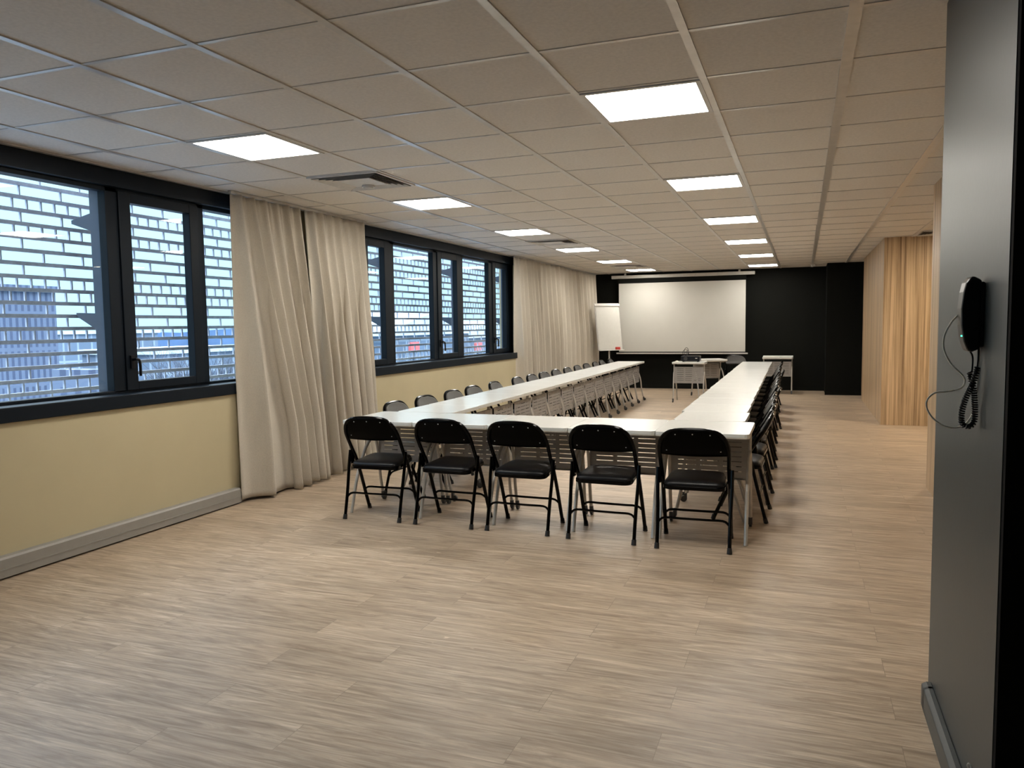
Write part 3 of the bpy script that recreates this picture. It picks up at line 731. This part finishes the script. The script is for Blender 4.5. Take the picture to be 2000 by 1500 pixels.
# ------------------------------------------------------------ things on the presenter tables
t = thing('projector', 'black projector with a small light badge on the near presenter table', 'projector', (-1.44, 10.52, 0.7255))
g = MB(); g.box(-0.165, 0.165, -0.12, 0.12, 0.012, 0.105); g.build('body', M['plastic'], t, bevel=0.012)
MB().box(0.09, 0.125, -0.1225, -0.119, 0.06, 0.072).build('badge', M['ventwhite'], t)
MB().cyl((-0.08, -0.125, 0.06), 'y', 0.032, 0.02, 18).build('lens', M['ventdark'], t)
for x in (-0.13, 0.13):
    for y in (-0.09, 0.09): MB().cyl((x, y, 0.006), 'z', 0.012, 0.013, 10).build('foot', M['rubber'], t)
g = MB()
for k, (ph, rr, h) in enumerate(((0, 0.055, 0.10), (0.7, 0.045, 0.13), (1.5, 0.06, 0.085))):
    pts = [(-1.53+math.cos(ph)*rr*math.cos(a)+0.01*k, 10.50+math.sin(ph)*rr*math.cos(a), 0.835+h*0.55+h*0.55*math.sin(a)) for a in [q*math.tau/18 for q in range(19)]]
    g.tube(pts, 0.0045, 6)
tag(g.build('cable_bundle', M['plastic']), 'coil of black cable lying on top of the projector', 'cable')
o = MB().tube([(-1.665, 10.34, 0.7255), (-1.665, 10.34, 0.735), (-1.665, 10.34, 0.748), (-1.665, 10.34, 0.752)], [0.028, 0.03, 0.02, 0.004], 12).build('white_puck', M['whitewire'], smooth=True)
tag(o, 'small white puck near the left edge of the projector table', 'puck')
o = MB().box(-0.26, 0.02, 12.36, 12.57, 0.7255, 0.733).build('paper_stack', M['edge']); tag(o, 'flat beige papers on the lone table by the black wall', 'papers')
o = MB().box(-0.295, 0.275, 12.58, 12.79, 0.7255, 0.745).build('flat_box', M['white'], bevel=0.004); tag(o, 'flat white box behind the beige papers on the lone table', 'box')

# ------------------------------------------------------------ handset on the partition
t = thing('wall_phone', 'black intercom handset hanging on the anthracite partition at the right', 'phone', (0.9, -1.22, 1.33))
def phone_poly(): # (x, z) relative
    return [(0.0, 0.192), (-0.0315, 0.2094), (-0.040, 0.20), (-0.0466, 0.19), (-0.052, 0.165), (-0.0565, 0.12), (-0.055, 0.075), (-0.0485, 0.03), (-0.038, 0.002), (-0.028, 0.001), (-0.014, 0.008), (-0.0, 0.012)]
P = phone_poly()
base = [(0.0, 0.190), (-0.010, 0.193), (-0.010, 0.013), (0, 0.015)]
MB().prism(base, 'y', -0.040, 0.045).build('wall_base', M['plastic'], t, bevel=0.004)
hs = [(-0.008, 0.196), (-0.0315, 0.2094)]+P[2:10]+[(-0.008, 0.010)]
h = MB().prism(hs, 'y', -0.042, 0.030).build('handset', M['plastic'], t, bevel=0.007)
MB().cyl((-0.0525, -0.030, 0.045), 'x', 0.0022, 0.004, 8).build('indicator_light', M['green'], t)
# coiled cord
def coil(path, R, r, turns):
    pts = smooth_path(path, 8); n = len(pts); L = [0]
    for a, b in zip(pts, pts[1:]): L.append(L[-1]+(b-a).length)
    out = []; steps = turns*10
    for k in range(steps+1):
        s = L[-1]*k/steps
        i = max(j for j in range(n) if L[j] <= s+1e-9); i = min(i, n-2)
        q = (s-L[i])/(L[i+1]-L[i]); p = pts[i].lerp(pts[i+1], q)
        tg = (pts[min(i+2, n-1)]-pts[max(i-1, 0)]).normalized(); a = tg.cross(Vector((0, 1, 0))).normalized(); b = a.cross(tg)
        an = 2*math.pi*k/10; out.append(p+a*R*math.cos(an)+b*R*math.sin(an))
    g = MB(); g.tube(out, r, 5); return g
OX, OY, OZ = 0.9, -1.22, 1.33
cp = [(0.8709, -1.245, 1.275), (0.8744, -1.245, 1.2562), (0.8802, -1.245, 1.2336), (0.8850, -1.24, 1.1997), (0.8880, -1.235, 1.1619), (0.8860, -1.235, 1.1353), (0.8750, -1.235, 1.1235), (0.8594, -1.235, 1.1280), (0.8548, -1.24, 1.1493), (0.8578, -1.245, 1.1838), (0.8675, -1.25, 1.2182), (0.877, -1.258, 1.2449), (0.883, -1.262, 1.2714), (0.885, -1.262, 1.290)]
cc = coil([(x-OX, y-OY, z-OZ) for x, y, z in cp], 0.0066, 0.0025, 52).build('coiled_cord', M['plastic'], t, smooth=True)
g = MB(); g.tube(smooth_path([(0.868-OX, -1.24-OY, 1.337-OZ), (0.8745-OX, -1.245-OY, 1.324-OZ), (0.8772-OX, -1.245-OY, 1.3089-OZ), (0.8757-OX, -1.245-OY, 1.2788-OZ), (0.8709-OX, -1.245-OY, 1.275-OZ)], 4), 0.0024, 6)
g.tube(smooth_path([(0.885-OX, -1.262-OY, 1.290-OZ), (0.888-OX, -1.255-OY, 1.31-OZ), (0.890-OX, -1.245-OY, 1.345-OZ)], 4), 0.0024, 6)
g.build('cord_end', M['plastic'], t, smooth=True)
wp = [(0.872, -1.2, 1.44), (0.8485, -1.2, 1.4334), (0.8289, -1.2, 1.4108), (0.8129, -1.2, 1.3725), (0.8139, -1.2, 1.334), (0.8319, -1.2, 1.2954), (0.8598, -1.2, 1.2647), (0.8677, -1.2, 1.2456), (0.8574, -1.2, 1.2262), (0.8271, -1.2, 1.2171), (0.7964, -1.2, 1.2135), (0.7778, -1.2, 1.1975), (0.7731, -1.2, 1.1738), (0.7878, -1.2, 1.1428), (0.8159, -1.2, 1.1201), (0.8434, -1.2, 1.114), (0.867, -1.2, 1.1218), (0.883, -1.2, 1.1417), (0.892, -1.2, 1.1691), (0.8965, -1.205, 1.2154), (0.8965, -1.22, 1.293), (0.8965, -1.222, 1.345)]
g = MB(); g.tube(smooth_path([(x-OX, y-OY, z-OZ) for x, y, z in wp], 5), 0.0027, 6)
g.build('white_cable', M['whitewire'], t, smooth=True)
# a screw hook and a scuffed screw low on the partition
g = MB(); g.tube(smooth_path([(0.9, -1.265, 0.145), (0.892, -1.267, 0.160), (0.893, -1.272, 0.172), (0.899, -1.276, 0.165), (0.8985, -1.278, 0.14)], 4), 0.002, 6)
tag(g.build('wall_hook', M['whitewire']), 'tiny pale wire hook low on the anthracite partition', 'hook')
